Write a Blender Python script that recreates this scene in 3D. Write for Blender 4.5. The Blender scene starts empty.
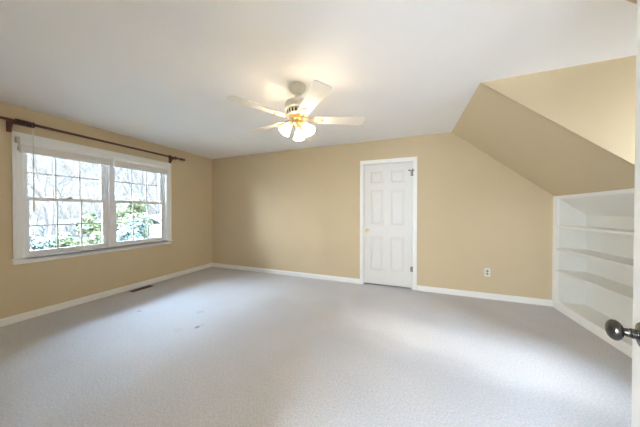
import bpy, bmesh, math, random
from mathutils import Vector, Matrix, Quaternion

C = bpy.context.scene
COL = C.collection
R = math.radians
rnd = random.Random(7)

# ------------------------------------------------------------------ camera, world, sun, exposure
cam = bpy.data.cameras.new('camera')
cam.sensor_fit = 'HORIZONTAL'
cam.sensor_width = 36.0
cam.lens = 221.91 / 640 * 36.0
cam.clip_start = 0.02
cam.clip_end = 300
cam_o = bpy.data.objects.new('camera', cam)
COL.objects.link(cam_o)
cam_o.location = (0, 0, 1.2516)
cam_o.rotation_euler = (math.pi / 2 - 0.0096, 0, 0.3682)
C.camera = cam_o

world = bpy.data.worlds.new('sky')
C.world = world
world.use_nodes = True
wn = world.node_tree.nodes
bgn = wn['Background']
wl = world.node_tree.links
# hazy morning sky: pale and quiet low in the west, strongest overhead, with a southern glow added to feed the hall window
SKY_LOW, SKY_TOP, SKY_EAST, SKY_SOUTH = 0.70, 42.0, 2.6, 24.0
wtc = wn.new('ShaderNodeTexCoord')
wsep = wn.new('ShaderNodeSeparateXYZ')
wl.new(wtc.outputs['Generated'], wsep.inputs[0])


def wramp(sock, f0, f1, t0, t1):
    mr = wn.new('ShaderNodeMapRange')
    mr.interpolation_type = 'SMOOTHSTEP'
    mr.inputs['From Min'].default_value = f0
    mr.inputs['From Max'].default_value = f1
    mr.inputs['To Min'].default_value = t0
    mr.inputs['To Max'].default_value = t1
    wl.new(sock, mr.inputs['Value'])
    return mr.outputs['Result']


def wback(strength, color, prev=None):
    bg = bgn if prev is None else wn.new('ShaderNodeBackground')
    bg.inputs['Color'].default_value = (*color, 1)
    if isinstance(strength, float):
        bg.inputs['Strength'].default_value = strength
    else:
        wl.new(strength, bg.inputs['Strength'])
    if prev is None:
        return bg.outputs[0]
    ad = wn.new('ShaderNodeAddShader')
    wl.new(prev, ad.inputs[0])
    wl.new(bg.outputs[0], ad.inputs[1])
    return ad.outputs[0]


sky = wback(SKY_LOW, (0.97, 0.98, 1.0))
sky = wback(wramp(wsep.outputs['Z'], 0.30, 0.80, 0.0, SKY_TOP), (0.56, 0.78, 1.06), sky)
sky = wback(wramp(wsep.outputs['X'], 0.0, 0.95, 0.0, SKY_EAST), (0.93, 0.95, 0.97), sky)
sky = wback(wramp(wsep.outputs['Y'], 0.0, -0.95, 0.0, SKY_SOUTH), (0.86, 0.93, 1.05), sky)
wl.new(sky, wn['World Output'].inputs['Surface'])

sun = bpy.data.lights.new('sun', 'SUN')
sun.energy = 1.9
sun.angle = R(8)
sun.color = (1.0, 0.96, 0.9)
sun_o = bpy.data.objects.new('sun', sun)
COL.objects.link(sun_o)
sun_o.rotation_euler = Vector((-1.0, 0.2, -0.69)).to_track_quat('-Z', 'Y').to_euler()
sun_o.location = (12, -2, 10)

C.view_settings.view_transform = 'Standard'
C.view_settings.look = 'None'
C.view_settings.gamma = 1
C.view_settings.use_curve_mapping = False
C.view_settings.exposure = 0.80
C.cycles.max_bounces = 16
C.cycles.diffuse_bounces = 10
C.cycles.transparent_max_bounces = 16
C.cycles.sample_clamp_indirect = 20
C.cycles.use_denoising = True


def portal(name, loc, normal, sx, sy):
    l = bpy.data.lights.new(name, 'AREA')
    l.shape = 'RECTANGLE'
    l.size, l.size_y = sx, sy
    l.cycles.is_portal = True
    o = bpy.data.objects.new(name, l)
    COL.objects.link(o)
    o.location = loc
    o.rotation_euler = Vector(normal).to_track_quat('-Z', 'Z').to_euler()
    return o


# ------------------------------------------------------------------ room measures (metres)
XL, YB, H = -4.105, 3.825, 2.44          # left wall, back wall, ceiling
XS, XK, ZK = 0.638, 1.808, 1.460         # slope top, knee wall, knee height
YD0, YD1, XE = 1.437, 2.453, 2.60        # dormer sides and end wall
YN = 0.05                                # near wall, where the open doorway is
WY0, WY1, WZ0, WZ1 = 1.155, 2.797, 0.715, 2.07   # window opening
DX0, DX1, DZ = -0.675, 0.110, 2.055      # back door opening
SL = (H - ZK) / (XK - XS)

portal('window_portal', (XL - 0.16, (WY0 + WY1) / 2, (WZ0 + WZ1) / 2), (1, 0, 0), WY1 - WY0, WZ1 - WZ0)
portal('dormer_portal', (XE + 0.10, 1.91, 1.525), (-1, 0, 0), 0.66, 1.25)
portal('hall_portal', (-.925, -1.50, 1.45), (0, 1, 0), 1.65, 1.40)


# ------------------------------------------------------------------ materials
def new_mat(name):
    m = bpy.data.materials.new(name)
    m.use_nodes = True
    return m, m.node_tree.nodes, m.node_tree.links, m.node_tree.nodes['Principled BSDF']


def plain(name, col, rough=0.5, metal=0.0, noise=0.0, nscale=20.0, bump=0.0, bscale=200.0, spec=0.5, stretch=None):
    """a principled surface with a little procedural variation and relief"""
    m, n, l, b = new_mat(name)
    b.inputs['Roughness'].default_value = rough
    b.inputs['Metallic'].default_value = metal
    b.inputs['Specular IOR Level'].default_value = spec
    tc = n.new('ShaderNodeTexCoord')
    mp = n.new('ShaderNodeMapping')
    if stretch:
        mp.inputs['Scale'].default_value = stretch
    l.new(tc.outputs['Object'], mp.inputs['Vector'])
    t = n.new('ShaderNodeTexNoise')
    t.inputs['Scale'].default_value = nscale
    t.inputs['Detail'].default_value = 4
    l.new(mp.outputs['Vector'], t.inputs['Vector'])
    r = n.new('ShaderNodeValToRGB')
    lo = tuple(max(0, c * (1 - noise)) for c in col)
    hi = tuple(min(1, c * (1 + noise)) for c in col)
    r.color_ramp.elements[0].position = 0.3
    r.color_ramp.elements[1].position = 0.7
    r.color_ramp.elements[0].color = (*lo, 1)
    r.color_ramp.elements[1].color = (*hi, 1)
    l.new(t.outputs['Fac'], r.inputs['Fac'])
    l.new(r.outputs['Color'], b.inputs['Base Color'])
    if bump:
        t2 = n.new('ShaderNodeTexNoise')
        t2.inputs['Scale'].default_value = bscale
        t2.inputs['Detail'].default_value = 3
        l.new(mp.outputs['Vector'], t2.inputs['Vector'])
        bp = n.new('ShaderNodeBump')
        bp.inputs['Strength'].default_value = bump
        bp.inputs['Distance'].default_value = 0.004
        l.new(t2.outputs['Fac'], bp.inputs['Height'])
        l.new(bp.outputs['Normal'], b.inputs['Normal'])
    return m


M_TAN = plain('tan wall paint', (0.645, 0.533, 0.354), 0.6, noise=0.012, nscale=3, bump=0.06, bscale=160, spec=0.25)
M_CEIL = plain('ceiling paint', (0.88, 0.87, 0.865), 0.8, noise=0.01, nscale=2, bump=0.05, bscale=120, spec=0.15)
M_TRIM = plain('white trim paint', (0.87, 0.875, 0.86), 0.35, noise=0.01, nscale=6)
M_DOOR = plain('white door paint', (0.75, 0.75, 0.735), 0.38, noise=0.01, nscale=6, bump=0.04, bscale=300)
M_SHELF = plain('cream shelf paint', (0.80, 0.80, 0.76), 0.4, noise=0.015, nscale=4)
M_VINYL = plain('white window vinyl', (0.80, 0.81, 0.82), 0.35, noise=0.01, nscale=8)
M_ROD = plain('dark walnut stain', (0.115, 0.036, 0.022), 0.35, noise=0.35, nscale=30, stretch=(6, 1, 6))
M_RING = plain('dark brown ring wood', (0.045, 0.017, 0.012), 0.4, noise=0.3, nscale=60)
M_BRASS = plain('polished brass', (0.84, 0.66, 0.38), 0.28, metal=1.0, noise=0.05, nscale=40)
M_PEWTER = plain('dark pewter metal', (0.085, 0.078, 0.072), 0.24, metal=0.9, noise=0.25, nscale=60)
M_STEEL = plain('dull hinge steel', (0.30, 0.285, 0.25), 0.4, metal=1.0, noise=0.1, nscale=50)
M_DARKMETAL = plain('dark hinge pin metal', (0.05, 0.043, 0.036), 0.5, metal=0.5, noise=0.1, nscale=50)
M_FANWHITE = plain('fan white enamel', (0.74, 0.72, 0.63), 0.4, noise=0.02, nscale=10)
M_BLADE = plain('white fan blade', (0.78, 0.75, 0.68), 0.45, noise=0.03, nscale=8, stretch=(1, 6, 1))
M_SLOT = plain('dark slot', (0.03, 0.025, 0.02), 0.7, noise=0.1)
M_REGISTER = plain('brown register metal', (0.16, 0.10, 0.06), 0.45, metal=0.3, noise=0.2, nscale=40)
M_PLATE = plain('white outlet plastic', (0.80, 0.79, 0.75), 0.35, noise=0.01)
M_SOCKET = plain('grey socket plastic', (0.34, 0.34, 0.31), 0.4, noise=0.02)
M_CORD = plain('off white cord', (0.60, 0.57, 0.47), 0.7, noise=0.08, nscale=200)
M_BLIND = plain('white blind slat', (0.88, 0.86, 0.84), 0.5, noise=0.03, nscale=30, stretch=(1, 0.3, 8))
M_WAND = plain('pale wand plastic', (0.74, 0.72, 0.64), 0.3, noise=0.03)
M_HALL = plain('hall paint', (0.72, 0.70, 0.64), 0.7, noise=0.01)
M_BARK = plain('grey bark', (0.040, 0.035, 0.030), 0.9, noise=0.35, nscale=8, bump=0.4, bscale=20, stretch=(4, 4, 1))
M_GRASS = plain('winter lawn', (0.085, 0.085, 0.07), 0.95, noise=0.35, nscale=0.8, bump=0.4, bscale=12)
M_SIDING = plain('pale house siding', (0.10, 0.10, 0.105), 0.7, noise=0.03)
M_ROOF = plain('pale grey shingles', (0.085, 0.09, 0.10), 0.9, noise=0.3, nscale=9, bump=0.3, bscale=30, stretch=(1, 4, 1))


def leaf_mat(name, a, b_):
    m, n, l, b = new_mat(name)
    g = n.new('ShaderNodeNewGeometry')
    r = n.new('ShaderNodeValToRGB')
    r.color_ramp.elements[0].color = (*a, 1)
    r.color_ramp.elements[1].color = (*b_, 1)
    l.new(g.outputs['Random Per Island'], r.inputs['Fac'])
    l.new(r.outputs['Color'], b.inputs['Base Color'])
    b.inputs['Roughness'].default_value = 0.6
    return m


M_LEAF = leaf_mat('yellow green leaves', (0.016, 0.030, 0.014), (0.090, 0.098, 0.038))
M_LEAF2 = leaf_mat('blue green leaves', (0.009, 0.022, 0.022), (0.056, 0.080, 0.070))


def glass_mat():
    m, n, l, b = new_mat('window glass')
    n.remove(b)
    out = n['Material Output']
    tr = n.new('ShaderNodeBsdfTransparent')
    tr.inputs['Color'].default_value = (0.95, 0.97, 0.97, 1)
    gl = n.new('ShaderNodeBsdfGlossy')
    gl.inputs['Roughness'].default_value = 0.02
    fr = n.new('ShaderNodeFresnel')
    fr.inputs['IOR'].default_value = 1.35
    mx = n.new('ShaderNodeMixShader')
    l.new(fr.outputs['Fac'], mx.inputs['Fac'])
    l.new(tr.outputs['BSDF'], mx.inputs[1])
    l.new(gl.outputs['BSDF'], mx.inputs[2])
    l.new(mx.outputs['Shader'], out.inputs['Surface'])
    return m


M_GLASS = glass_mat()


def shade_mat():
    m, n, l, b = new_mat('lit frosted shade glass')
    b.inputs['Base Color'].default_value = (0.95, 0.9, 0.8, 1)
    b.inputs['Roughness'].default_value = 0.4
    b.inputs['Emission Color'].default_value = (1.0, 0.80, 0.55, 1)
    b.inputs['Emission Strength'].default_value = 24.0
    return m


def bulb_mat():
    m, n, l, b = new_mat('glowing bulb')
    b.inputs['Base Color'].default_value = (0.95, 0.9, 0.8, 1)
    b.inputs['Emission Color'].default_value = (1.0, 0.80, 0.55, 1)
    b.inputs['Emission Strength'].default_value = 24.0
    return m


M_SHADE = shade_mat()
M_BULB = bulb_mat()


def carpet_mat():
    m, n, l, b = new_mat('cut pile carpet')
    b.inputs['Roughness'].default_value = 1.0
    b.inputs['Specular IOR Level'].default_value = 0.05
    b.inputs['Sheen Weight'].default_value = 0.15
    tc = n.new('ShaderNodeTexCoord')
    fine = n.new('ShaderNodeTexNoise')
    fine.inputs['Scale'].default_value = 80
    fine.inputs['Detail'].default_value = 7
    fine.inputs['Roughness'].default_value = 0.75
    l.new(tc.outputs['Object'], fine.inputs['Vector'])
    big = n.new('ShaderNodeTexNoise')
    big.inputs['Scale'].default_value = 2.2
    big.inputs['Detail'].default_value = 5
    l.new(tc.outputs['Object'], big.inputs['Vector'])
    r1 = n.new('ShaderNodeValToRGB')
    r1.color_ramp.elements[0].position = 0.32
    r1.color_ramp.elements[0].color = (0.440, 0.436, 0.452, 1)
    r1.color_ramp.elements[1].position = 0.68
    r1.color_ramp.elements[1].color = (0.695, 0.686, 0.706, 1)
    l.new(fine.outputs['Fac'], r1.inputs['Fac'])
    r2 = n.new('ShaderNodeValToRGB')
    r2.color_ramp.elements[0].position = 0.35
    r2.color_ramp.elements[0].color = (0.955, 0.945, 0.935, 1)
    r2.color_ramp.elements[1].position = 0.65
    r2.color_ramp.elements[1].color = (1, 1, 1, 1)
    l.new(big.outputs['Fac'], r2.inputs['Fac'])
    mul = n.new('ShaderNodeMix')
    mul.data_type = 'RGBA'
    mul.blend_type = 'MULTIPLY'
    mul.inputs[0].default_value = 1
    l.new(r1.outputs['Color'], mul.inputs[6])
    l.new(r2.outputs['Color'], mul.inputs[7])
    cur = mul.outputs[2]
    # small stains and broad faint brown patches, each at its own spot
    warp = n.new('ShaderNodeTexNoise')
    warp.inputs['Scale'].default_value = 14
    l.new(tc.outputs['Object'], warp.inputs['Vector'])
    spots = [(-3.11, 1.77, .030, .6, (.20, .17, .16)), (-2.10, 1.752, .032, .75, (.17, .13, .11)),
             (-2.08, 1.80, .03, .3, (.25, .2, .18)), (-2.372, 2.032, .06, .35, (.30, .27, .26)),
             (-2.238, 1.635, .06, .2, (.34, .29, .26)), (0.85, 2.95, .34, .16, (.42, .32, .22)),
             (0.33, 3.12, .22, .13, (.42, .32, .22)), (1.15, 2.85, .22, .16, (.42, .32, .22))]
    for x, y, rad, amt, col in spots:
        ad = n.new('ShaderNodeVectorMath')
        ad.operation = 'MULTIPLY_ADD'
        l.new(warp.outputs['Color'], ad.inputs[0])
        ad.inputs[1].default_value = (rad * 1.2, rad * 1.2, 0)
        l.new(tc.outputs['Object'], ad.inputs[2])
        ds = n.new('ShaderNodeVectorMath')
        ds.operation = 'DISTANCE'
        l.new(ad.outputs['Vector'], ds.inputs[0])
        ds.inputs[1].default_value = (x + rad * .6, y + rad * .6, 0)
        mr = n.new('ShaderNodeMapRange')
        mr.inputs['From Min'].default_value = rad * 0.35
        mr.inputs['From Max'].default_value = rad
        mr.inputs['To Min'].default_value = amt
        mr.inputs['To Max'].default_value = 0
        l.new(ds.outputs['Value'], mr.inputs['Value'])
        mx = n.new('ShaderNodeMix')
        mx.data_type = 'RGBA'
        l.new(mr.outputs['Result'], mx.inputs[0])
        l.new(cur, mx.inputs[6])
        mx.inputs[7].default_value = (*col, 1)
        cur = mx.outputs[2]
    l.new(cur, b.inputs['Base Color'])
    bp = n.new('ShaderNodeBump')
    bp.inputs['Strength'].default_value = 0.6
    bp.inputs['Distance'].default_value = 0.008
    l.new(fine.outputs['Fac'], bp.inputs['Height'])
    l.new(bp.outputs['Normal'], b.inputs['Normal'])
    return m


M_CARPET = carpet_mat()


# ------------------------------------------------------------------ mesh helpers
class MB:
    """collects shapes in one bmesh; build() links them as one mesh object"""

    def __init__(self):
        self.bm = bmesh.new()
        self.mats = []
        self.cur = 0

    def mat(self, m):
        if m not in self.mats:
            self.mats.append(m)
        self.cur = self.mats.index(m)
        return self

    def face(self, vs):
        f = self.bm.faces.new(vs)
        f.material_index = self.cur
        return f

    def box(self, x0, x1, y0, y1, z0, z1, T=None):
        P = [(x0, y0, z0), (x1, y0, z0), (x1, y1, z0), (x0, y1, z0), (x0, y0, z1), (x1, y0, z1), (x1, y1, z1), (x0, y1, z1)]
        v = [self.bm.verts.new(T @ Vector(p) if T else p) for p in P]
        for f in ((0, 3, 2, 1), (4, 5, 6, 7), (0, 1, 5, 4), (1, 2, 6, 5), (2, 3, 7, 6), (3, 0, 4, 7)):
            self.face([v[i] for i in f])
        return self

    def prism(self, poly, vec):
        """closed solid: polygon (3-D points) swept along vec"""
        vec = Vector(vec)
        a = [self.bm.verts.new(p) for p in poly]
        b = [self.bm.verts.new(Vector(p) + vec) for p in poly]
        n = len(a)
        self.face(a[::-1])
        self.face(b)
        for i in range(n):
            j = (i + 1) % n
            self.face([a[i], a[j], b[j], b[i]])
        return self

    def lathe(self, prof, o=(0, 0, 0), axis=(0, 0, 1), seg=32, cap=True):
        """profile of (radius, height) turned about axis through o"""
        q = Vector((0, 0, 1)).rotation_difference(Vector(axis).normalized())
        o = Vector(o)
        rings = []
        for r, z in prof:
            rings.append([self.bm.verts.new(o + q @ Vector((max(r, 1e-5) * math.cos(2 * math.pi * k / seg), max(r, 1e-5) * math.sin(2 * math.pi * k / seg), z))) for k in range(seg)])
        for a, b in zip(rings, rings[1:]):
            for k in range(seg):
                j = (k + 1) % seg
                self.face([a[k], a[j], b[j], b[k]])
        if cap:
            self.face(rings[0][::-1])
            self.face(rings[-1])
        return self

    def tube(self, pts, rad, seg=8, cap=True):
        pts = [Vector(p) for p in pts]
        rads = rad if isinstance(rad, (list, tuple)) else [rad] * len(pts)
        rings = []
        ref = None
        for i, p in enumerate(pts):
            d = (pts[min(i + 1, len(pts) - 1)] - pts[max(i - 1, 0)]).normalized()
            if ref is None:
                ref = d.orthogonal().normalized()
            ref = (ref - d * ref.dot(d))
            if ref.length < 1e-4:
                ref = d.orthogonal()
            ref.normalize()
            u = d.cross(ref)
            rings.append([self.bm.verts.new(p + (ref * math.cos(2 * math.pi * k / seg) + u * math.sin(2 * math.pi * k / seg)) * rads[i]) for k in range(seg)])
        for a, b in zip(rings, rings[1:]):
            for k in range(seg):
                j = (k + 1) % seg
                self.face([a[k], a[j], b[j], b[k]])
        if cap:
            self.face(rings[0][::-1])
            self.face(rings[-1])
        return self

    def torus(self, o, axis, R_, r, seg=28, sub=8):
        q = Vector((0, 0, 1)).rotation_difference(Vector(axis).normalized())
        o = Vector(o)
        rings = []
        for k in range(seg):
            a = 2 * math.pi * k / seg
            c = Vector((math.cos(a), math.sin(a), 0))
            rings.append([self.bm.verts.new(o + q @ (c * (R_ + r * math.cos(2 * math.pi * s / sub)) + Vector((0, 0, r * math.sin(2 * math.pi * s / sub))))) for s in range(sub)])
        for k in range(seg):
            a, b = rings[k], rings[(k + 1) % seg]
            for s in range(sub):
                t = (s + 1) % sub
                self.face([a[s], b[s], b[t], a[t]])
        return self

    def build(self, name, m=None, parent=None, bevel=0.0, smooth=False, segs=2):
        bmesh.ops.recalc_face_normals(self.bm, faces=self.bm.faces)
        me = bpy.data.meshes.new(name)
        self.bm.to_mesh(me)
        self.bm.free()
        for x in (self.mats or [m]):
            me.materials.append(x)
        o = bpy.data.objects.new(name, me)
        COL.objects.link(o)
        if parent:
            o.parent = parent
        if smooth:
            for p in me.polygons:
                p.use_smooth = True
            me.set_sharp_from_angle(angle=R(38))
        if bevel:
            bv = o.modifiers.new('bevel', 'BEVEL')
            bv.width = bevel
            bv.segments = segs
            bv.limit_method = 'ANGLE'
        return o


def thing(name, label, cat, loc=(0, 0, 0), group=None, rotz=0.0):
    o = bpy.data.objects.new(name, None)
    o.empty_display_size = 0.05
    COL.objects.link(o)
    o.location = loc
    o.rotation_euler = (0, 0, rotz)
    return tag(o, label, cat, group)


def tag(o, label, cat, group=None, kind=None):
    o['label'] = label
    o['category'] = cat
    if group:
        o['group'] = group
    if kind:
        o['kind'] = kind
    return o


def struct(o, label, cat):
    return tag(o, label, cat, kind='structure')


def wall_holes(axis, pos, thick, a0, a1, z0, z1, holes):
    """wall slab with rectangular openings; axis 'x' = plane of constant x; thick may be negative"""
    mb = MB()
    p0, p1 = sorted((pos, pos + thick))
    us = sorted({a0, a1, *[h[0] for h in holes], *[h[1] for h in holes]})
    zs = sorted({z0, z1, *[h[2] for h in holes], *[h[3] for h in holes]})
    vert = {}

    def V(p, u, z):
        k = (p, u, z)
        if k not in vert:
            vert[k] = mb.bm.verts.new((p, u, z) if axis == 'x' else (u, p, z))
        return vert[k]

    def solid(i, j):
        if i < 0 or j < 0 or i >= len(us) - 1 or j >= len(zs) - 1:
            return False
        uc, zc = (us[i] + us[i + 1]) / 2, (zs[j] + zs[j + 1]) / 2
        return not any(h[0] < uc < h[1] and h[2] < zc < h[3] for h in holes)

    for i in range(len(us) - 1):
        for j in range(len(zs) - 1):
            if not solid(i, j):
                continue
            ua, ub, za, zb = us[i], us[i + 1], zs[j], zs[j + 1]
            for p in (p0, p1):
                mb.face([V(p, ua, za), V(p, ub, za), V(p, ub, zb), V(p, ua, zb)])
            if not solid(i - 1, j):
                mb.face([V(p0, ua, za), V(p1, ua, za), V(p1, ua, zb), V(p0, ua, zb)])
            if not solid(i + 1, j):
                mb.face([V(p0, ub, za), V(p1, ub, za), V(p1, ub, zb), V(p0, ub, zb)])
            if not solid(i, j - 1):
                mb.face([V(p0, ua, za), V(p1, ua, za), V(p1, ub, za), V(p0, ub, za)])
            if not solid(i, j + 1):
                mb.face([V(p0, ua, zb), V(p1, ua, zb), V(p1, ub, zb), V(p0, ub, zb)])
    return mb


# ------------------------------------------------------------------ room shell
T = 0.14
o = MB().box(XL - T, XE + T, YN - 0.12, YB + T, -0.15, 0).box(-2.2, 1.3, -1.5, YN - 0.12, -0.15, 0).build('floor', M_CARPET)
struct(o, 'pale grey beige cut pile carpet with small dark stains', 'floor')

mb = MB()
mb.box(XL - T, XS, YN - 0.12, YB + T, H, H + 0.12)
mb.box(-2.2, XS, -1.5, YN - 0.12, H, H + 0.12)
mb.box(XS, XE + T, YD0, YD1, H, H + 0.12)
o = mb.build('ceiling', M_CEIL)
struct(o, 'flat white ceiling running on into the dormer', 'ceiling')

o = wall_holes('x', XL, -T, -0.2, YB + T, 0, H, [(WY0, WY1, WZ0 - 0.02, WZ1)]).build('wall_left', M_TAN)
struct(o, 'tan painted left wall with the double window', 'wall')

# back wall: its top follows the slope on the right
mb = wall_holes('y', YB, T, XL, XS, 0, H, [(DX0, DX1, -1, DZ)])
mb.prism([(XS, YB, 0), (XK + 0.5, YB, 0), (XK + 0.5, YB, ZK - 0.5 * SL), (XK, YB, ZK), (XS, YB, H)], (0, T, 0))
o = mb.build('wall_back', M_TAN)
struct(o, 'tan painted back wall with the closed white door', 'wall')

o = wall_holes('y', YN, -0.12, XL, XS, 0, H, [(-0.52, 0.30, -1, 2.06)])
o.prism([(XS, YN, 0), (XK + .5, YN, 0), (XK + .5, YN, ZK - .5 * SL), (XS, YN, H)], (0, -0.12, 0))
o = o.build('wall_front', M_TAN)
struct(o, 'tan near wall with the open doorway', 'wall')


def slope(name, y0, y1, label):
    nx, nz = 0.09 * SL / math.hypot(1, SL), 0.09 / math.hypot(1, SL)
    xe = XK + 0.62
    ze = H - SL * (xe - XS)
    poly = [(XS, y0, H), (xe, y0, ze), (xe + nx, y0, ze + nz), (XS + nx, y0, H + nz), (XS, y0, H + 0.11)]
    s = MB().prism(poly, (0, y1 - y0, 0)).build(name, M_TAN)
    struct(s, label, 'sloped wall')


slope('wall_slope_far', YD1 + 0.004, YB + 0.01, 'tan sloped wall above the built in shelves')
slope('wall_slope_near', YN - 0.01, YD0 - 0.004, 'tan sloped wall on the near side of the dormer')

o = MB().box(XK, XK + 0.08, YN, YD0 - 0.08, 0, ZK + 0.01).build('wall_right', M_TAN)
struct(o, 'low tan knee wall under the near slope', 'wall')


def cheek(name, y, dy, label):
    poly = [(XS, y, H), (XE, y, H), (XE, y, 0), (XK, y, 0), (XK, y, ZK)]
    c = MB().prism(poly, (0, dy, 0)).build(name, M_TAN)
    struct(c, label, 'dormer side wall')


cheek('wall_dormer_far', YD1, 0.022, 'bright tan triangular dormer side wall over the shelves')
cheek('wall_dormer_near', YD0, -0.022, 'tan dormer side wall on the near side')
DWY0, DWY1, DWZ0, DWZ1 = 1.58, 2.24, 0.90, 2.15
o = wall_holes('x', XE, T, YD0 - 0.022, YD1 + 0.022, 0, H, [(DWY0, DWY1, DWZ0, DWZ1)]).build('wall_dormer_end', M_TAN)
struct(o, 'tan end wall of the dormer with a window', 'wall')

# hall behind the doorway
mb = MB()
mb.box(-2.2, -2.1, -1.5, YN - 0.12, 0, H)
mb.box(1.2, 1.3, -1.5, YN - 0.12, 0, H)
mb.box(XS, 1.3, -1.5, YN - 0.12, H, H + 0.1)
o = mb.build('wall_hall', M_HALL)
struct(o, 'pale hall walls behind the open doorway', 'wall')
o = wall_holes('y', -1.4, -0.10, -2.2, 1.3, 0, H, [(-1.75, -0.10, 0.75, 2.15)]).build('wall_hall_end', M_HALL)
struct(o, 'pale end wall of the hall with an added window', 'wall')
fr = MB()  # window invented out of view to send fill daylight through the doorway
for (a, b, c, d) in ((-1.75, -1.70, .75, 2.15), (-.15, -.10, .75, 2.15), (-.95, -.91, .80, 2.10), (-1.70, -.15, .75, .80), (-1.70, -.15, 2.10, 2.15)):
    fr.box(a, b, -1.47, -1.43, c, d)
w5 = fr.build('window_added_fill', M_VINYL)
struct(w5, 'added white window in the unseen hall end, lighting the room', 'window')
MB().box(-1.70, -.15, -1.452, -1.448, .80, 2.10).build('glass_pane', M_GLASS, w5)


def baseboard(name, p0, p1, inward, label, h=0.082, t=0.014):
    p0, p1, n = Vector(p0), Vector(p1), Vector(inward)
    prof = [(0, 0), (t, 0), (t, h * .72), (t * .75, h * .84), (t * .4, h * .92), (t * .3, h), (0, h)]
    poly = [p0 + n * a + Vector((0, 0, b)) for a, b in prof]
    s = MB().prism(poly, p1 - p0).build(name, M_TRIM)
    struct(s, label, 'baseboard')


baseboard('baseboard_left', (XL, YN, 0), (XL, YB, 0), (1, 0, 0), 'white baseboard along the left wall')
baseboard('baseboard_back_left', (XL, YB, 0), (DX0 - 0.062, YB, 0), (0, -1, 0), 'white baseboard left of the closed door')
baseboard('baseboard_back_right', (DX1 + 0.062, YB, 0), (XK, YB, 0), (0, -1, 0), 'white baseboard right of the closed door')
baseboard('baseboard_right', (XK, YN, 0), (XK, YD0 - 0.02, 0), (-1, 0, 0), 'white baseboard along the knee wall')


# ------------------------------------------------------------------ casing helper and back door
def casing_prof(w, t=0.018):
    return [(0, 0), (w, 0), (w, t), (w * .78, t), (w * .7, t * .8), (w * .2, t * .62), (w * .08, t * .45), (0, t * .4)]


def casing_y(mb, x0, x1, z0, z1, y, w, t, bottom=False):
    """mitred picture-frame casing on a wall of constant y facing -y; x0..z1 inner opening"""
    pr = casing_prof(w, t)

    def run(a, b, out, ma, mb_):
        a, b, out = Vector(a), Vector(b), Vector(out)
        d = (b - a).normalized()
        A = [mb.bm.verts.new(a + out * u - d * u * ma + Vector((0, -v, 0))) for u, v in pr]
        B = [mb.bm.verts.new(b + out * u + d * u * mb_ + Vector((0, -v, 0))) for u, v in pr]
        n = len(pr)
        mb.face(A[::-1])
        mb.face(B)
        for i in range(n):
            j = (i + 1) % n
            mb.face([A[i], A[j], B[j], B[i]])

    run((x0, y, z0), (x0, y, z1), (-1, 0, 0), 0, 1)
    run((x1, y, z0), (x1, y, z1), (1, 0, 0), 0, 1)
    run((x0, y, z1), (x1, y, z1), (0, 0, 1), 1, 1)


mb = MB()
casing_y(mb, DX0 + 0.004, DX1 - 0.004, 0, DZ - 0.002, YB, 0.062, 0.018)
mb.box(DX0, DX0 + 0.004, YB, YB + T, 0, DZ)               # jamb and stop
mb.box(DX1 - 0.004, DX1, YB, YB + T, 0, DZ)
mb.box(DX0, DX1, YB, YB + T, DZ - 0.004, DZ)
mb.box(DX0, DX0 + 0.02, YB + 0.045, YB + 0.06, 0, DZ)
mb.box(DX1 - 0.02, DX1, YB + 0.045, YB + 0.06, 0, DZ)
mb.box(DX0, DX1, YB + 0.045, YB + 0.06, DZ - 0.02, DZ)
o = mb.build('trim_1', M_TRIM)
struct(o, 'white casing around the closed panel door', 'door casing')
o = MB().box(DX0 - 0.1, DX1 + 0.1, YB + T, YB + T + 0.03, -0.02, DZ + 0.1).build('wall_door_backing', M_HALL)  # backing panel added out of sight so the gap under the door stays dark
struct(o, 'unseen panel added behind the closed door to darken its gaps', 'wall')


def panel_slab(mb, w, h, t, panels, both=True):
    """six panel slab, local: x 0..w, z 0..h, front face at y=0, back at y=t; every panel has a moulded recess and a raised field"""
    us = sorted({0, w, *[p[0] for p in panels], *[p[1] for p in panels]})
    zs = sorted({0, h, *[p[2] for p in panels], *[p[3] for p in panels]})
    for side, yy in ((1, 0.0), (-1, t)):
        for i in range(len(us) - 1):
            for j in range(len(zs) - 1):
                ua, ub, za, zb = us[i], us[i + 1], zs[j], zs[j + 1]
                if any(p[0] <= ua and ub <= p[1] and p[2] <= za and zb <= p[3] for p in panels):
                    continue
                mb.face([mb.bm.verts.new((x, yy, z)) for x, z in ((ua, za), (ub, za), (ub, zb), (ua, zb))])
        for (a, b, c, d) in panels:
            loops = []
            for ins, dep in ((0, 0), (0.007, 0.003), (0.016, 0.007), (0.026, 0.007), (0.045, 0.0025), (0.050, 0.002)):
                loops.append([mb.bm.verts.new((x, yy + side * dep, z)) for x, z in ((a + ins, c + ins), (b - ins, c + ins), (b - ins, d - ins), (a + ins, d - ins))])
            for p, q in zip(loops, loops[1:]):
                for k in range(4):
                    mb.face([p[k], p[(k + 1) % 4], q[(k + 1) % 4], q[k]])
            mb.face(loops[-1])
    for (x0, z0, x1, z1) in ((0, 0, w, 0), (w, 0, w, h), (w, h, 0, h), (0, h, 0, 0)):
        mb.face([mb.bm.verts.new(p) for p in ((x0, 0, z0), (x1, 0, z1), (x1, t, z1), (x0, t, z0))])
    bmesh.ops.remove_doubles(mb.bm, verts=mb.bm.verts, dist=1e-5)


def six(w):
    st, mu = 0.115, 0.115
    pw = (w - 2 * st - mu) / 2
    cols = ((st, st + pw), (w - st - pw, w - st))
    return [(a, b, c, d) for a, b in cols for c, d in ((0.24, 0.805), (1.00, 1.585), (1.70, 1.905))]


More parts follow.
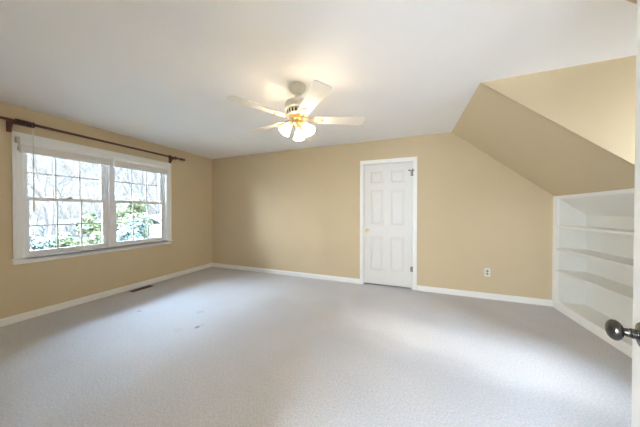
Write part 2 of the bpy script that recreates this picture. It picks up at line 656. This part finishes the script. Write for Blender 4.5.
SW = DX1 - DX0 - 0.016
mb = MB()
panel_slab(mb, SW, 2.018, 0.035, six(SW))
door = mb.build('door_1', M_DOOR, bevel=0)
door.location = (DX0 + 0.008, YB + 0.003, 0.027)
struct(door, 'closed white six panel door in the back wall', 'door')


def knob_lathe():
    return [(0.000, 0.066), (0.012, 0.0655), (0.022, 0.062), (0.0268, 0.054), (0.0262, 0.046), (0.020, 0.038), (0.012, 0.033), (0.0105, 0.016),
            (0.013, 0.010), (0.028, 0.008), (0.031, 0.004), (0.031, 0.0)]


k = MB().lathe(knob_lathe(), (0.060, 0.0, 0.898), (0, -1, 0), 28).build('door_knob', M_BRASS, door, smooth=True)
k['label'] = 'round brass door knob'
k = MB().box(-0.0045, 0.002, 0.005, 0.030, 0.868, 0.928).build('latch_plate', M_BRASS, door)
k['label'] = 'brass latch plate'


def hinge(z, pin):
    mb = MB()
    mb.box(SW - 0.030, SW + 0.003, -0.0025, 0.002, z - 0.040, z + 0.040)
    for q in range(5):
        mb.lathe([(0.0065, -0.040 + q * 0.016 + .0006), (0.0065, -0.040 + q * 0.016 + 0.0154)], (SW + 0.004, -0.008, z), (0, 0, 1), 12)
    hg = mb.build('hinge', M_STEEL, door, smooth=True)
    hg['label'] = 'dull metal hinge at the right edge'
    if pin:
        mb = MB()
        mb.lathe([(0.009, 0), (0.009, 0.012)], (SW + 0.004, -0.008, z + 0.040), (0, 0, 1), 14)
        mb.tube([(SW + 0.004, -0.008, z + 0.046), (SW - 0.050, -0.022, z + 0.046)], 0.0045)
        mb.lathe([(0.010, 0), (0.010, 0.010)], (SW - 0.050, -0.022, z + 0.046), (-0.9, 0.3, 0), 14)
        mb.tube([(SW + 0.004, -0.008, z + 0.046), (SW + 0.030, -0.022, z + 0.046)], 0.0045)
        mb.tube([(SW + 0.004, -0.008, z - 0.045), (SW + 0.004, -0.008, z + 0.075)], 0.0055)
        ds = mb.build('hinge_pin_stop', M_DARKMETAL, hg, smooth=True)
        ds['label'] = 'dark hinge pin door stop'


hinge(1.830, True)
hinge(0.300, False)

# ------------------------------------------------------------------ open door at the right edge of the view
AZ = R(71)
EDX, EDY = 0.5545, 0.8325      # free edge of the face seen
DW = 0.80
DT = 0.035
mb = MB()
panel_slab(mb, DW, 2.026, DT, six(DW))
d2 = mb.build('door_2', M_DOOR)
ux = Vector((math.cos(AZ), math.sin(AZ), 0))
uy = Vector((-math.sin(AZ), math.cos(AZ), 0))
d2.location = Vector((EDX, EDY, 0.018)) - ux * DW - uy * DT
d2.rotation_euler = (0, 0, AZ)
struct(d2, 'open white door seen edge on beside the camera', 'door')
KZ = 0.9519 - 0.018
egg = [(0.0300, 0.000), (0.0300, 0.003), (0.0275, 0.0055), (0.0150, 0.0070), (0.0115, 0.009), (0.0118, 0.0185), (0.0100, 0.0200), (0.0100, 0.0240), (0.0090, 0.0290)]
egg += [(0.0250 * math.sin(a) ** 0.8, 0.0430 - 0.0140 * math.cos(a)) for a in [R(q) for q in (22, 35, 50, 65, 80, 95, 110, 125, 140, 155, 168, 176)]]
k = MB().lathe(egg, (DW - 0.060, DT, KZ), (0, 1, 0), 36).build('door_knob', M_PEWTER, d2, smooth=True)
k['label'] = 'dark pewter egg shaped door knob'
k = MB().lathe(egg, (DW - 0.060, 0, KZ), (0, -1, 0), 36).build('door_knob', M_PEWTER, d2, smooth=True)
k['label'] = 'dark pewter knob on the far face'
k = MB().box(DW - 0.002, DW + 0.001, 0.005, 0.030, KZ - 0.028, KZ + 0.028).build('latch_plate', M_PEWTER, d2)
k['label'] = 'dark latch plate on the door edge'

# casing of the open doorway, room side
mb = MB()
mb.box(-0.58, -0.52, YN, YN + 0.016, 0, 2.12)
mb.box(-0.52, 0.30, YN, YN + 0.016, 2.06, 2.12)
mb.box(0.30, 0.36, YN, YN + 0.016, 0, 2.12)
o = mb.build('trim_2', M_TRIM, bevel=0.004)
struct(o, 'white casing of the doorway beside the camera', 'door casing')

# ------------------------------------------------------------------ double window in the left wall
TW = 0.018
WC = 0.077
mb = MB()
pr = casing_prof(WC, TW)


def wrun(mb, a, b, out, ma, mb_):
    a, b, out = Vector(a), Vector(b), Vector(out)
    d = (b - a).normalized()
    A = [mb.bm.verts.new(a + out * u - d * u * ma + Vector((v, 0, 0))) for u, v in pr]
    B = [mb.bm.verts.new(b + out * u + d * u * mb_ + Vector((v, 0, 0))) for u, v in pr]
    n = len(pr)
    mb.face(A[::-1])
    mb.face(B)
    for i in range(n):
        mb.face([A[i], A[(i + 1) % n], B[(i + 1) % n], B[i]])


wrun(mb, (XL, WY0, WZ0), (XL, WY0, WZ1), (0, -1, 0), 0, 1)
wrun(mb, (XL, WY1, WZ0), (XL, WY1, WZ1), (0, 1, 0), 0, 1)
wrun(mb, (XL, WY0, WZ1), (XL, WY1, WZ1), (0, 0, 1), 1, 1)
mb.box(XL - 0.048, XL + 0.004, WY0, WY0 + 0.006, WZ0, WZ1)
mb.box(XL - 0.048, XL + 0.004, WY1 - 0.006, WY1, WZ0, WZ1)
mb.box(XL - 0.048, XL + 0.004, WY0 + 0.006, WY1 - 0.006, WZ1 - 0.006, WZ1)
o = mb.build('trim_3', M_TRIM)
struct(o, 'white casing around the double window', 'window casing')
mb = MB()
mb.box(XL - 0.06, XL + 0.042, WY0 - 0.0, WY1 + 0.0, WZ0 - 0.018, WZ0)
mb.box(XL, XL + 0.042, WY0 - WC - 0.018, WY1 + WC + 0.018, WZ0 - 0.018, WZ0)
mb.box(XL, XL + 0.016, WY0 - WC - 0.002, WY1 + WC + 0.002, WZ0 - 0.066, WZ0 - 0.018)
o = mb.build('trim_4', M_TRIM, bevel=0.004)
struct(o, 'white window sill board and apron', 'window sill')


def window(name, y0, y1, label):
    z0, z1 = WZ0, WZ1
    fr = MB()
    fr.box(XL - T, XL - 0.045, y0, y0 + 0.018, z0, z1)
    fr.box(XL - T, XL - 0.045, y1 - 0.018, y1, z0, z1)
    fr.box(XL - T, XL - 0.045, y0 + .018, y1 - .018, z1 - 0.02, z1)
    fr.box(XL - T, XL - 0.050, y0 + .018, y1 - .018, z0, z0 + 0.012)
    fr.box(XL - 0.092, XL - 0.088, y0 + .018, y0 + .024, z0, z1)      # parting strips
    fr.box(XL - 0.092, XL - 0.088, y1 - .024, y1 - .018, z0, z1)
    w = fr.build(name, M_VINYL, bevel=0.002)
    struct(w, label, 'window')
    zm = 1.40

    def sash(kind, x0, x1, a, b, c, d, st, top, bot):
        s = MB()
        s.box(x0, x1, a, a + st, c, d)
        s.box(x0, x1, b - st, b, c, d)
        s.box(x0, x1, a + st, b - st, d - top, d)
        s.box(x0, x1, a + st, b - st, c, c + bot)
        so = s.build('sash', M_VINYL, w, bevel=0.003)
        so['label'] = kind
        ga, gb, gc, gd = a + st, b - st, c + bot, d - top
        g = MB().box((x0 + x1) / 2 - 0.002, (x0 + x1) / 2 + 0.002, ga, gb, gc, gd).build('glass_pane', M_GLASS, so)
        m = MB()
        xm = (x0 + x1) / 2
        for q in (1, 2):
            yy = ga + (gb - ga) * q / 3
            m.box(xm + 0.003, xm + 0.012, yy - 0.008, yy + 0.008, gc, gd)
        zz = (gc + gd) / 2
        m.box(xm + 0.003, xm + 0.012, ga, gb, zz - 0.008, zz + 0.008)
        m.build('muntin_grid', M_VINYL, so)
        return so

    a, b = y0 + 0.018, y1 - 0.018
    lo = sash('lower sash', XL - 0.086, XL - 0.056, a, b, z0 + 0.006, zm + 0.022, 0.042, 0.042, 0.060)
    sash('upper sash', XL - 0.126, XL - 0.094, a, b, zm - 0.018, z1 - 0.02, 0.042, 0.045, 0.042)
    lk = MB()
    lk.box(XL - 0.085, XL - 0.060, (a + b) / 2 - 0.030, (a + b) / 2 + 0.030, zm + 0.0225, zm + 0.030)
    lk.box(XL - 0.080, XL - 0.066, (a + b) / 2 - 0.012, (a + b) / 2 + 0.026, zm + 0.030, zm + 0.040)
    lk = lk.build('sash_lock', M_STEEL, lo, bevel=0.002)
    lk['label'] = 'small metal sash lock'
    return w


YM0, YM1 = 1.958, 2.004
window('window_1', WY0, YM0, 'white double hung window with grids, nearer half of the pair')
window('window_2', YM1, WY1, 'white double hung window with grids, farther half of the pair')
o = MB().box(XL - T, XL - 0.02, YM0, YM1, WZ0, WZ1).box(XL - 0.02, XL - 0.006, YM0 - 0.004, YM1 + 0.004, WZ0, WZ1).build('trim_5', M_VINYL, bevel=0.003)
struct(o, 'white mullion between the two windows', 'window mullion')

# dormer window, out of the frame but lighting the floor
fr = MB()
for (a, b, c, d) in ((DWY0, DWY0 + .05, DWZ0, DWZ1), (DWY1 - .05, DWY1, DWZ0, DWZ1), (DWY0 + .05, DWY1 - .05, DWZ0, DWZ0 + .05), (DWY0 + .05, DWY1 - .05, DWZ1 - .05, DWZ1), (DWY0 + .05, DWY1 - .05, 1.49, 1.53)):
    fr.box(XE + 0.05, XE + 0.09, a, b, c, d)
w3 = fr.build('window_3', M_VINYL)
struct(w3, 'white dormer window', 'window')
MB().box(XE + 0.068, XE + 0.072, DWY0 + .05, DWY1 - .05, DWZ0 + .05, DWZ1 - .05).build('glass_pane', M_GLASS, w3)

# ------------------------------------------------------------------ built-in bookcase under the far slope
BY0, BY1 = YD1 + 0.025, YB            # along the knee wall
BB = 2.082                             # back of the shelves
bk = thing('built_in_bookcase', 'white built in bookcase with three shelves under the sloped wall', 'bookcase', (XK, (BY0 + BY1) / 2, 0))


def L(o):
    """keep world coordinates when a mesh goes under a moved root"""
    o.location = -o.parent.location
    return o


SY0, SY1 = BY0 + 0.07, BY1 - 0.092
mb = MB()
zt = lambda x: H - SL * (x - XS)
mb.box(XK - 0.002, XK + 0.020, SY1, BY1, 0.0, ZK - 0.012)
mb.box(XK - 0.002, XK + 0.020, BY0, SY0, 0.0, ZK - 0.012)
mb.box(XK - 0.002, XK + 0.020, SY0, SY1, ZK - 0.045, ZK - 0.012)
L(mb.build('face_frame', M_TRIM, bk, bevel=0.002))
L(MB().box(XK - 0.008, XK + 0.020, SY0, SY1, 0.0, 0.098).build('base_rail', M_TRIM, bk, bevel=0.003))


def side(y0, y1):
    x0, x1 = XK + 0.020, BB
    p = [(x0, y0, 0.03), (x1, y0, 0.03), (x1, y0, zt(x1) - 0.012), (x0, y0, zt(x0) - 0.012)]
    L(MB().prism(p, (0, y1 - y0, 0)).build('side_panel', M_SHELF, bk))


side(SY1, SY1 + 0.018)
side(SY0 - 0.018, SY0)
L(MB().box(BB, BB + 0.012, SY0 - .018, SY1 + .018, 0.03, zt(BB + 0.012) - 0.012).build('back_panel', M_SHELF, bk))
x0, x1 = XK + 0.020, BB
L(MB().prism([(x0, SY0, zt(x0) - 0.034), (x1, SY0, zt(x1) - 0.034), (x1, SY0, zt(x1) - 0.014), (x0, SY0, zt(x0) - 0.014)], (0, SY1 - SY0, 0)).build('sloped_top_panel', M_SHELF, bk))
L(MB().box(XK + 0.020, BB, SY0, SY1, 0.078, 0.096).build('bottom_panel', M_SHELF, bk))
for z in (1.070, 0.785, 0.507):
    s = MB()
    s.box(XK + 0.016, BB, SY0, SY1, z - 0.022, z)
    s.box(XK - 0.002, XK + 0.016, SY0 - 0.0, SY1 + 0.0, z - 0.026, z + 0.001)
    L(s.build('shelf', M_SHELF, bk, bevel=0.002))

# ------------------------------------------------------------------ ceiling fan
FX, FY = -0.963, 1.904
fan = thing('ceiling_fan', 'white five blade ceiling fan with brass trim and lit glass shades', 'ceiling fan', (FX, FY, H))


def F(o):
    o.location = (0, 0, -H)
    return o


F(MB().lathe([(0.078, H), (0.080, H - .012), (0.077, H - .030), (0.066, H - .050), (0.045, H - .066), (0.030, H - .072), (0.022, H - .074)], seg=36).build('canopy', M_FANWHITE, fan, smooth=True))
F(MB().lathe([(0.0135, 2.37), (0.0135, 2.325)], seg=20).build('downrod', M_FANWHITE, fan, smooth=True))
F(MB().lathe([(0.022, 2.345), (0.024, 2.318), (0.040, 2.306), (0.080, 2.298), (0.108, 2.282), (0.118, 2.262), (0.119, 2.232), (0.115, 2.216), (0.104, 2.208), (0.092, 2.206)], seg=44).build('motor_housing', M_FANWHITE, fan, smooth=True))
mb = MB().mat(M_FANWHITE)
mb.lathe([(0.090, 2.2065), (0.106, 2.203), (0.098, 2.161), (0.088, 2.153), (0.070, 2.149)], seg=40)
mb.mat(M_SLOT)
for q in range(20):
    a = 2 * math.pi * q / 20
    Tm = Matrix.Rotation(a, 4, 'Z') @ Matrix.Translation((0.1025, 0, 2.183)) @ Matrix.Rotation(R(10.8), 4, 'Y')
    mb.box(-0.003, 0.0012, -0.008, 0.008, -0.015, 0.015, Tm)
F(mb.build('vented_ring', None, fan, smooth=True))
F(MB().lathe([(0.050, 2.150), (0.078, 2.149), (0.080, 2.140), (0.078, 2.132), (0.050, 2.131)], seg=36).build('brass_collar', M_BRASS, fan, smooth=True))
F(MB().lathe([(0.046, 2.131), (0.052, 2.122), (0.055, 2.105), (0.052, 2.090), (0.060, 2.084), (0.062, 2.074), (0.050, 2.066), (0.030, 2.052), (0.016, 2.042), (0.012, 2.030), (0.006, 2.022)], seg=32).build('switch_housing', M_BRASS, fan, smooth=True))

BA0 = 4.2102
bz = 2.127
PITCH = R(-11)
for q in range(5):
    a = BA0 + q * 2 * math.pi / 5
    Tm = Matrix.Rotation(a, 4, 'Z') @ Matrix.Translation((0, 0, bz)) @ Matrix.Rotation(PITCH, 4, 'X')
    # outline of one blade, narrow at the root, corners rounded at the tip
    pts = []
    r0, r1, w0, w1 = 0.165, 0.640, 0.052, 0.070

    def corner(cx, cy, rad, s, e):
        return [(cx + rad * math.cos(R(t)), cy + rad * math.sin(R(t))) for t in range(s, e + 1, 15)]
    pts += corner(r0 + .02, -w0 + .02, .02, 180, 270)
    pts += corner(r1 - .022, -w1 + .022, .022, 270, 360)
    pts += corner(r1 - .022, w1 - .022, .022, 0, 90)
    pts += corner(r0 + .02, w0 - .02, .02, 90, 180)
    b = MB().prism([Tm @ Vector((x, y, -0.003)) for x, y in pts], Tm.to_3x3() @ Vector((0, 0, 0.006)))
    bl = F(b.build('blade', M_BLADE, fan, bevel=0.001))
    ir = MB()
    ir.box(0.066, 0.150, -0.013, 0.013, -0.004, 0.004, Matrix.Rotation(a, 4, 'Z') @ Matrix.Translation((0, 0, bz + 0.008)) @ Matrix.Rotation(PITCH * .5, 4, 'X'))
    for s in (-1, 1):                                # open loop of the bracket under the blade
        arc = [(0.135, 0), (0.155, s * .020), (0.185, s * .033), (0.215, s * .030), (0.236, s * .016), (0.242, 0)]
        ir.tube([Tm @ Vector((x, y, -0.0065)) for x, y in arc], 0.0045, 8)
    ir.tube([Tm @ Vector((x, 0, -0.006)) for x in (0.135, 0.19, 0.242)], 0.004, 8)
    for x, y in ((0.185, 0.030), (0.185, -0.030), (0.238, 0)):
        ir.lathe([(0.0075, -0.012), (0.006, -0.0035)], Tm @ Vector((x, y, 0)), Tm.to_3x3() @ Vector((0, 0, 1)), 12)
    io = ir.build('blade_bracket', M_BRASS, bl, smooth=True)
    io['label'] = 'brass loop bracket'

for q in range(3):
    a = R(111 + 120 * q)
    out = Vector((math.cos(a), math.sin(a), 0))
    ax = (out * math.sin(R(38)) + Vector((0, 0, -math.cos(R(38))))).normalized()
    nk = out * 0.078 + Vector((0, 0, 2.066))
    ar = MB().tube([out * .045 + Vector((0, 0, 2.078)), out * .066 + Vector((0, 0, 2.082)), nk - ax * .012, nk], 0.008, 10)
    ar.lathe([(0.012, -0.018), (0.024, -0.010), (0.027, 0.004), (0.026, 0.012)], nk, ax, 24)
    arm = F(ar.build('lamp_arm', M_BRASS, fan, smooth=True))
    bell = [(0.023, 0.004), (0.027, 0.018), (0.032, 0.034), (0.039, 0.056), (0.048, 0.078), (0.058, 0.098)]
    inner = [(r - 0.003, z) for r, z in bell[::-1]]
    sh = F(MB().lathe(bell + inner, nk, ax, 32, cap=False).build('lamp_shade', M_SHADE, fan, smooth=True))
    sh['label'] = 'lit frosted bell shade'
    bu = MB().lathe([(0.010, 0.010), (0.013, 0.026), (0.022, 0.044), (0.026, 0.058), (0.022, 0.072), (0.010, 0.081), (0.001, 0.083)], nk, ax, 20).build('bulb', M_BULB, sh, smooth=True)

# ------------------------------------------------------------------ curtain rod, rings, wand
RX, RZ = XL + 0.10, 2.247
rod = thing('curtain_rod', 'long dark wooden curtain rod mounted above the double window', 'curtain rod', (XL, 2.0, RZ))
L(MB().tube([(RX, 0.80, RZ), (RX, 2.985, RZ)], 0.0155, 14).build('pole', M_ROD, rod, smooth=True))
fin = [(0.0135, 0.0), (0.020, 0.004), (0.020, 0.012), (0.012, 0.016), (0.011, 0.022), (0.022, 0.030), (0.026, 0.044), (0.023, 0.058), (0.012, 0.068), (0.012, 0.074), (0.019, 0.082), (0.021, 0.092), (0.016, 0.104), (0.003, 0.110)]
L(MB().lathe(fin, (RX, 2.98, RZ), (0, 1, 0), 20).build('finial', M_ROD, rod, smooth=True))
L(MB().lathe(fin, (RX, 0.805, RZ), (0, -1, 0), 20).build('finial', M_ROD, rod, smooth=True))
for y in (1.060, 2.856):
    b = MB()
    b.box(XL, XL + 0.014, y - 0.018, y + 0.018, RZ - 0.118, RZ + 0.005)
    prof = [(XL + 0.012, y - .013, RZ - 0.105), (XL + 0.030, y - .013, RZ - 0.085), (XL + 0.060, y - .013, RZ - 0.045), (RX + 0.012, y - .013, RZ - 0.030), (RX + 0.022, y - .013, RZ - 0.018), (RX + 0.022, y - .013, RZ + 0.006),
            (RX + 0.014, y - .013, RZ + 0.006), (RX + 0.012, y - .013, RZ - 0.0125), (RX - 0.012, y - .013, RZ - 0.0125), (RX - 0.016, y - .013, RZ + 0.008), (RX - 0.026, y - .013, RZ + 0.008), (XL + 0.040, y - .013, RZ - 0.012), (XL + 0.012, y - .013, RZ - 0.004)]
    b.prism(prof, (0, 0.026, 0))
    L(b.build('bracket', M_ROD, rod, bevel=0.002))

ring_lab = {0: 'dark wooden curtain ring bunched beside the left rod bracket', 8: 'dark wooden curtain ring nearest the window middle, holding the pale wand', 9: 'dark wooden curtain ring second to the left of the right rod bracket',
            10: 'dark wooden curtain ring touching the left side of the right rod bracket', 11: 'dark wooden curtain ring just right of the right rod bracket'}
proto = None
rd = random.Random(3)
ys = [1.082 + 0.0145 * i for i in range(8)] + [1.203, 2.784, 2.802, 2.900]
for i, y in enumerate(ys):
    if proto is None:
        proto = MB().torus((0, 0, 0), (0, 1, 0), 0.0262, 0.0066).torus((0, 0, -0.0315), (1, 0, 0), 0.0045, 0.0013, 14, 6).build('curtain_ring', M_RING, smooth=True)
        r = proto
    else:
        r = proto.copy()
        COL.objects.link(r)
    r.location = (RX, y, RZ - 0.0048)
    r.rotation_euler = (R(rd.uniform(-6, 6)), 0, R(rd.uniform(-7, 7)))
    lab = ring_lab[0] if i < 8 else ring_lab[i]
    tag(r, lab, 'curtain ring', 'curtain rings bunched beside the left bracket' if i < 8 else 'curtain rings on the dark rod')

wd = thing('curtain_wand', 'thin pale curtain wand hanging from the rod before the nearer window', 'curtain wand', (RX, 1.203, 2.205))
mb = MB().tube([(0, 0, 0.010), (0.003, 0, -0.05), (0.002, 0, -0.62), (0, 0, -0.945)], [0.003, 0.0048, 0.0055, 0.0055], 8)
mb.build('rod', M_WAND, wd, smooth=True)
MB().tube([(0, 0, -0.82), (0, 0, -0.955)], 0.0062, 10).build('grip', M_WAND, wd, smooth=True)

# ------------------------------------------------------------------ raised blinds, one over each window
def blind(y0, y1, label, bracket):
    x0, x1 = XL + 0.019, XL + 0.064
    t = thing('window_blind', label, 'blind', (XL, (y0 + y1) / 2, 2.0), 'raised blinds over the double window')
    L(MB().box(x0, x1, y0, y1, 2.006, 2.050).build('headrail', M_BLIND, t, bevel=0.004))
    s = MB()
    rr = random.Random(int(y0 * 100))
    z = 2.004
    while z > 1.944:
        s.box(x0 + rr.uniform(.000, .003), x1 - rr.uniform(.004, .007), y0 + .006 + rr.uniform(0, .003), y1 - .006 - rr.uniform(0, .003), z - 0.0030, z)
        z -= 0.0042
    L(s.build('slat_stack', M_BLIND, t))
    L(MB().box(x0, x1 - 0.004, y0 + .005, y1 - .005, 1.920, 1.940).build('bottom_rail', M_BLIND, t, bevel=0.003))
    for f in (0.22, 0.78):
        yy = y0 + (y1 - y0) * f
        L(MB().box(x1 - 0.0045, x1 - 0.0025, yy - .006, yy + .006, 1.918, 2.006).build('ladder_tape', M_BLIND, t))
    if bracket:
        b = MB().box(XL + 0.018, XL + 0.072, y0 - 0.026, y0 - 0.001, 2.022, 2.088)
        L(b.build('mounting_bracket', M_CORD, t, bevel=0.003))
        c = MB().tube([(XL + 0.066, y0 - .012, 2.022), (XL + 0.066, y0 - .011, 1.990), (XL + 0.066, y0 - .011, 1.962)], 0.002, 6)
        c.lathe([(0.004, 0.0), (0.009, -0.012), (0.010, -0.045), (0.006, -0.052)], (XL + 0.066, y0 - .011, 1.985), (0, 0, 1), 12)
        cc = L(c.build('pull_cord', M_CORD, t, smooth=True))
        cc['label'] = 'off white pull cord with tassel'
    return t


blind(1.120, 1.965, 'white raised blind over the nearer left window, pull cord at its left end', True)
blind(1.981, 2.797, 'white raised blind over the farther window, its end beside the bare tan wall', False)

# ------------------------------------------------------------------ outlets, switch, floor register
def outlet(x, z, mp, ms, label, slots=True):
    t = thing('wall_outlet', label, 'outlet', (x, YB, z))
    MB().box(-0.035, 0.035, -0.006, 0, -0.058, 0.058).build('cover_plate', mp, t, bevel=0.003)
    for s in (-1, 1):
        m = MB().lathe([(0.0165, 0), (0.0165, 0.003), (0.015, 0.004)], (0, -0.006, s * 0.020), (0, -1, 0), 20)
        so = m.build('receptacle', ms, t, smooth=True)
        k = MB()
        for dx in (-0.006, 0.006):
            k.box(dx - .0012, dx + .0012, -0.0108, -0.0098, s * .020 - .002, s * .020 + .007)
        k.lathe([(0.0025, 0), (0.0025, 0.001)], (0, -0.0098, s * .020 - .008), (0, -1, 0), 10)
        k.build('slots', M_SLOT if slots else ms, so)
    MB().lathe([(0.0035, 0), (0.003, 0.0015)], (0, -0.006, 0), (0, -1, 0), 12).build('screw', mp, t)
    return t


outlet(1.094, 0.378, M_PLATE, M_SOCKET, 'white wall outlet with grey sockets right of the closed door')
outlet(-1.413, 0.370, M_TAN, M_TAN, 'tan painted wall outlet left of the closed door', False)
sw = thing('light_switch', 'tan painted light switch on the wall left of the closed door', 'light switch', (-0.872, YB, 1.262))
MB().box(-0.036, 0.036, -0.006, 0, -0.058, 0.058).build('cover_plate', M_TAN, sw, bevel=0.003)
MB().prism([(-0.005, -0.006, -0.012), (-0.005, -0.006, 0.012), (-0.005, -0.015, 0.009), (-0.005, -0.009, -0.010)], (0.010, 0, 0)).build('toggle', M_TAN, sw)

rg = thing('floor_register', 'brown metal floor vent register in the carpet below the window', 'floor vent', (-3.982, 2.300, 0))
mb = MB()
mb.box(-0.055, 0.055, -0.150, -0.136, 0, 0.006)
mb.box(-0.055, 0.055, 0.136, 0.150, 0, 0.006)
mb.box(-0.055, -0.042, -0.136, 0.136, 0, 0.006)
mb.box(0.042, 0.055, -0.136, 0.136, 0, 0.006)
mb.build('frame', M_REGISTER, rg)
MB().box(-0.042, 0.042, -0.136, 0.136, 0.0, 0.0012).build('duct_opening', M_SLOT, rg)
mb = MB()
for q in range(22):
    y = -0.130 + q * 0.0124
    mb.box(-0.042, 0.042, y - .0022, y + .0022, 0.0012, 0.0052)
mb.box(-0.003, 0.003, -0.136, 0.136, 0.0012, 0.0056)
mb.build('louvre_grid', M_REGISTER, rg)

# ------------------------------------------------------------------ outdoors: the room is upstairs, ground a little below the floor
GRZ = -1.0
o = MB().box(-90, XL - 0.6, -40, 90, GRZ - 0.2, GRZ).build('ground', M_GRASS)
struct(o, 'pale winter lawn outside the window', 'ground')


def tree(x, y, h, seed, label, r0=0.16, lean=(0, 0)):
    rr = random.Random(seed)
    t = thing('bare_tree', label, 'tree', (x, y, GRZ), 'bare winter trees outside')
    mt, mbr = MB(), MB()

    def grow(p, d, ln, rad, depth, mb):
        n = 4
        pts, rads = [p.copy()], [rad]
        for i in range(n):
            d = (d + Vector((rr.uniform(-1, 1), rr.uniform(-1, 1), rr.uniform(-.2, .6))) * 0.16).normalized()
            p = p + d * ln / n
            pts.append(p.copy())
            rads.append(rad * (1 - .45 * (i + 1) / n))
        mb.tube(pts, rads, 7 if depth < 2 else 4)
        if depth >= 4:
            return
        k = 5 if depth == 0 else (4 if depth < 3 else 3)
        for j in range(k):
            i = rr.randint(1 if depth else 2, n)
            az, tl = rr.uniform(0, 6.28), rr.uniform(.45, 1.0)
            q = d.to_track_quat('Z', 'Y')
            nd = q @ Vector((math.sin(tl) * math.cos(az), math.sin(tl) * math.sin(az), math.cos(tl)))
            grow(pts[i], nd, ln * rr.uniform(.5, .72), max(rads[i] * .6, .008), depth + 1, mbr)

    grow(Vector((0, 0, 0)), Vector((lean[0], lean[1], 1)).normalized(), h * .55, r0, 0, mt)
    mt.build('trunk', M_BARK, t, smooth=True)
    mbr.build('branches', M_BARK, t, smooth=True)


def shrub(x, y, h, w, seed, m, label, n=2600, name='evergreen_shrub', ls=0.09):
    rr = random.Random(seed)
    t = thing(name, label, 'shrub', (x, y, GRZ), 'evergreens outside')
    MB().tube([(0, 0, 0), (0.05, 0.02, h * .4), (0.0, 0, h * .75)], [0.09, 0.06, 0.02], 8).build('stem', M_BARK, t)
    mb = MB()
    blobs = []
    for _ in range(16):
        z = rr.uniform(.18, .95)
        k = w * (1.05 - z * .75) * .8
        a, d = rr.uniform(0, 6.28), rr.uniform(0, k)
        blobs.append((Vector((d * math.cos(a), d * math.sin(a), z * h)), rr.uniform(.28, .5) * w * (1.2 - .5 * z)))
    for _ in range(n):
        c, rad = rr.choice(blobs)
        v = Vector((rr.gauss(0, 1), rr.gauss(0, 1), rr.gauss(0, 1))).normalized()
        p = c + v * rad * rr.uniform(.8, 1.05)
        if p.z < .05:
            continue
        s = ls * rr.uniform(.7, 1.4)
        q = (v + Vector((rr.uniform(-.7, .7), rr.uniform(-.7, .7), rr.uniform(-.4, .8)))).normalized().to_track_quat('Z', 'Y')
        ang = rr.uniform(0, 6.28)
        q = q @ Quaternion((0, 0, 1), ang)
        mb.face([mb.bm.verts.new(p + q @ Vector(u)) for u in ((-s, 0, 0), (0, -s * .45, s * .12), (s, 0, 0), (0, s * .45, s * .12))])
    me = mb.build('foliage', m, t)


tree(-12.0, 3.9, 8, 11, 'bare tree outside the left panes of the nearer window', 0.075, (0, .05))
tree(-11.0, 4.4, 8, 12, 'leaning bare tree with long slanting limbs outside the middle of the nearer window', 0.085, (0.05, 0.45))
tree(-15.0, 8.3, 9, 13, 'bare tree outside the left panes of the farther window', 0.08)
tree(-13.0, 8.6, 8, 14, 'bare tree rising behind the pale shed', 0.07, (0, -.1))
tr = random.Random(5)
for i in range(10):
    dist = tr.uniform(17, 30)
    k = 0.28 + 0.42 * (i + tr.uniform(.1, .9)) / 10
    tree(-dist, dist * k, tr.uniform(8, 11), 40 + i, 'thin pale bare tree of the woodland standing far behind the shrubs', tr.uniform(.05, .08), (tr.uniform(-.1, .1), tr.uniform(-.15, .15)))
shrub(-9.6, 4.05, 2.30, 0.55, 21, M_LEAF, 'yellow green evergreen outside the lower right panes of the nearer window', 4500, ls=.06)
shrub(-8.4, 3.02, 1.65, 0.50, 22, M_LEAF, 'low yellow green shrub outside the bottom middle pane of the nearer window', 3000, ls=.05)
shrub(-8.0, 2.45, 1.65, 0.42, 26, M_LEAF2, 'small low blue green shrub outside the bottom left pane of the nearer window', 900, ls=.05)
shrub(-10.6, 5.95, 2.95, 1.15, 23, M_LEAF, 'tall yellow green evergreen filling the lower panes of the farther window', 9000, ls=.06)
shrub(-9.0, 4.85, 2.05, 0.72, 24, M_LEAF2, 'blue green shrub standing before the tall yellow green evergreen', 5000, ls=.055)

# bare undergrowth filling the wood edge behind the shrubs
ur = random.Random(17)
mb = MB()
for _ in range(850):
    dist = ur.uniform(14.5, 24)
    p = Vector((-dist, dist * ur.uniform(0.26, 0.74), GRZ))
    d = Vector((ur.uniform(-.5, .5), ur.uniform(-.6, .6), 1)).normalized()
    ln = ur.uniform(1.2, 3.6)
    q = p + d * ln * .5
    e = q + (d + Vector((ur.uniform(-.5, .5), ur.uniform(-.5, .5), 0))) * ln * .5
    mb.tube([p, q, e], [.018, .012, .004], 3)
    e2 = q + (d + Vector((ur.uniform(-1, 1), ur.uniform(-1, 1), 0))) * ln * .4
    mb.tube([q, e2], [.010, .003], 3)
th = mb.build('undergrowth', M_BARK)
tag(th, 'tangle of bare grey undergrowth along the wood edge behind the shrubs', 'undergrowth', kind='stuff')

# low pale shed seen past the shrubs
ga = thing('garden_shed', 'low pale sided garden shed outside the lower right panes of the farther window', 'shed', (-12.0, 8.15, GRZ), None, R(8))
mb = MB()
mb.box(-0.8, 0.8, -0.9, 0.9, 0, 1.62)
for q in range(11):
    mb.prism([(0.8, -0.9, q * .147), (0.822, -0.9, q * .147), (0.8, -0.9, q * .147 + .14)], (0, 1.8, 0))
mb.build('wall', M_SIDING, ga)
mb = MB()
mb.prism([(-0.95, -1.02, 1.60), (0, -1.02, 2.0), (0.95, -1.02, 1.60), (0.95, -1.02, 1.66), (0, -1.02, 2.07), (-0.95, -1.02, 1.66)], (0, 2.04, 0))
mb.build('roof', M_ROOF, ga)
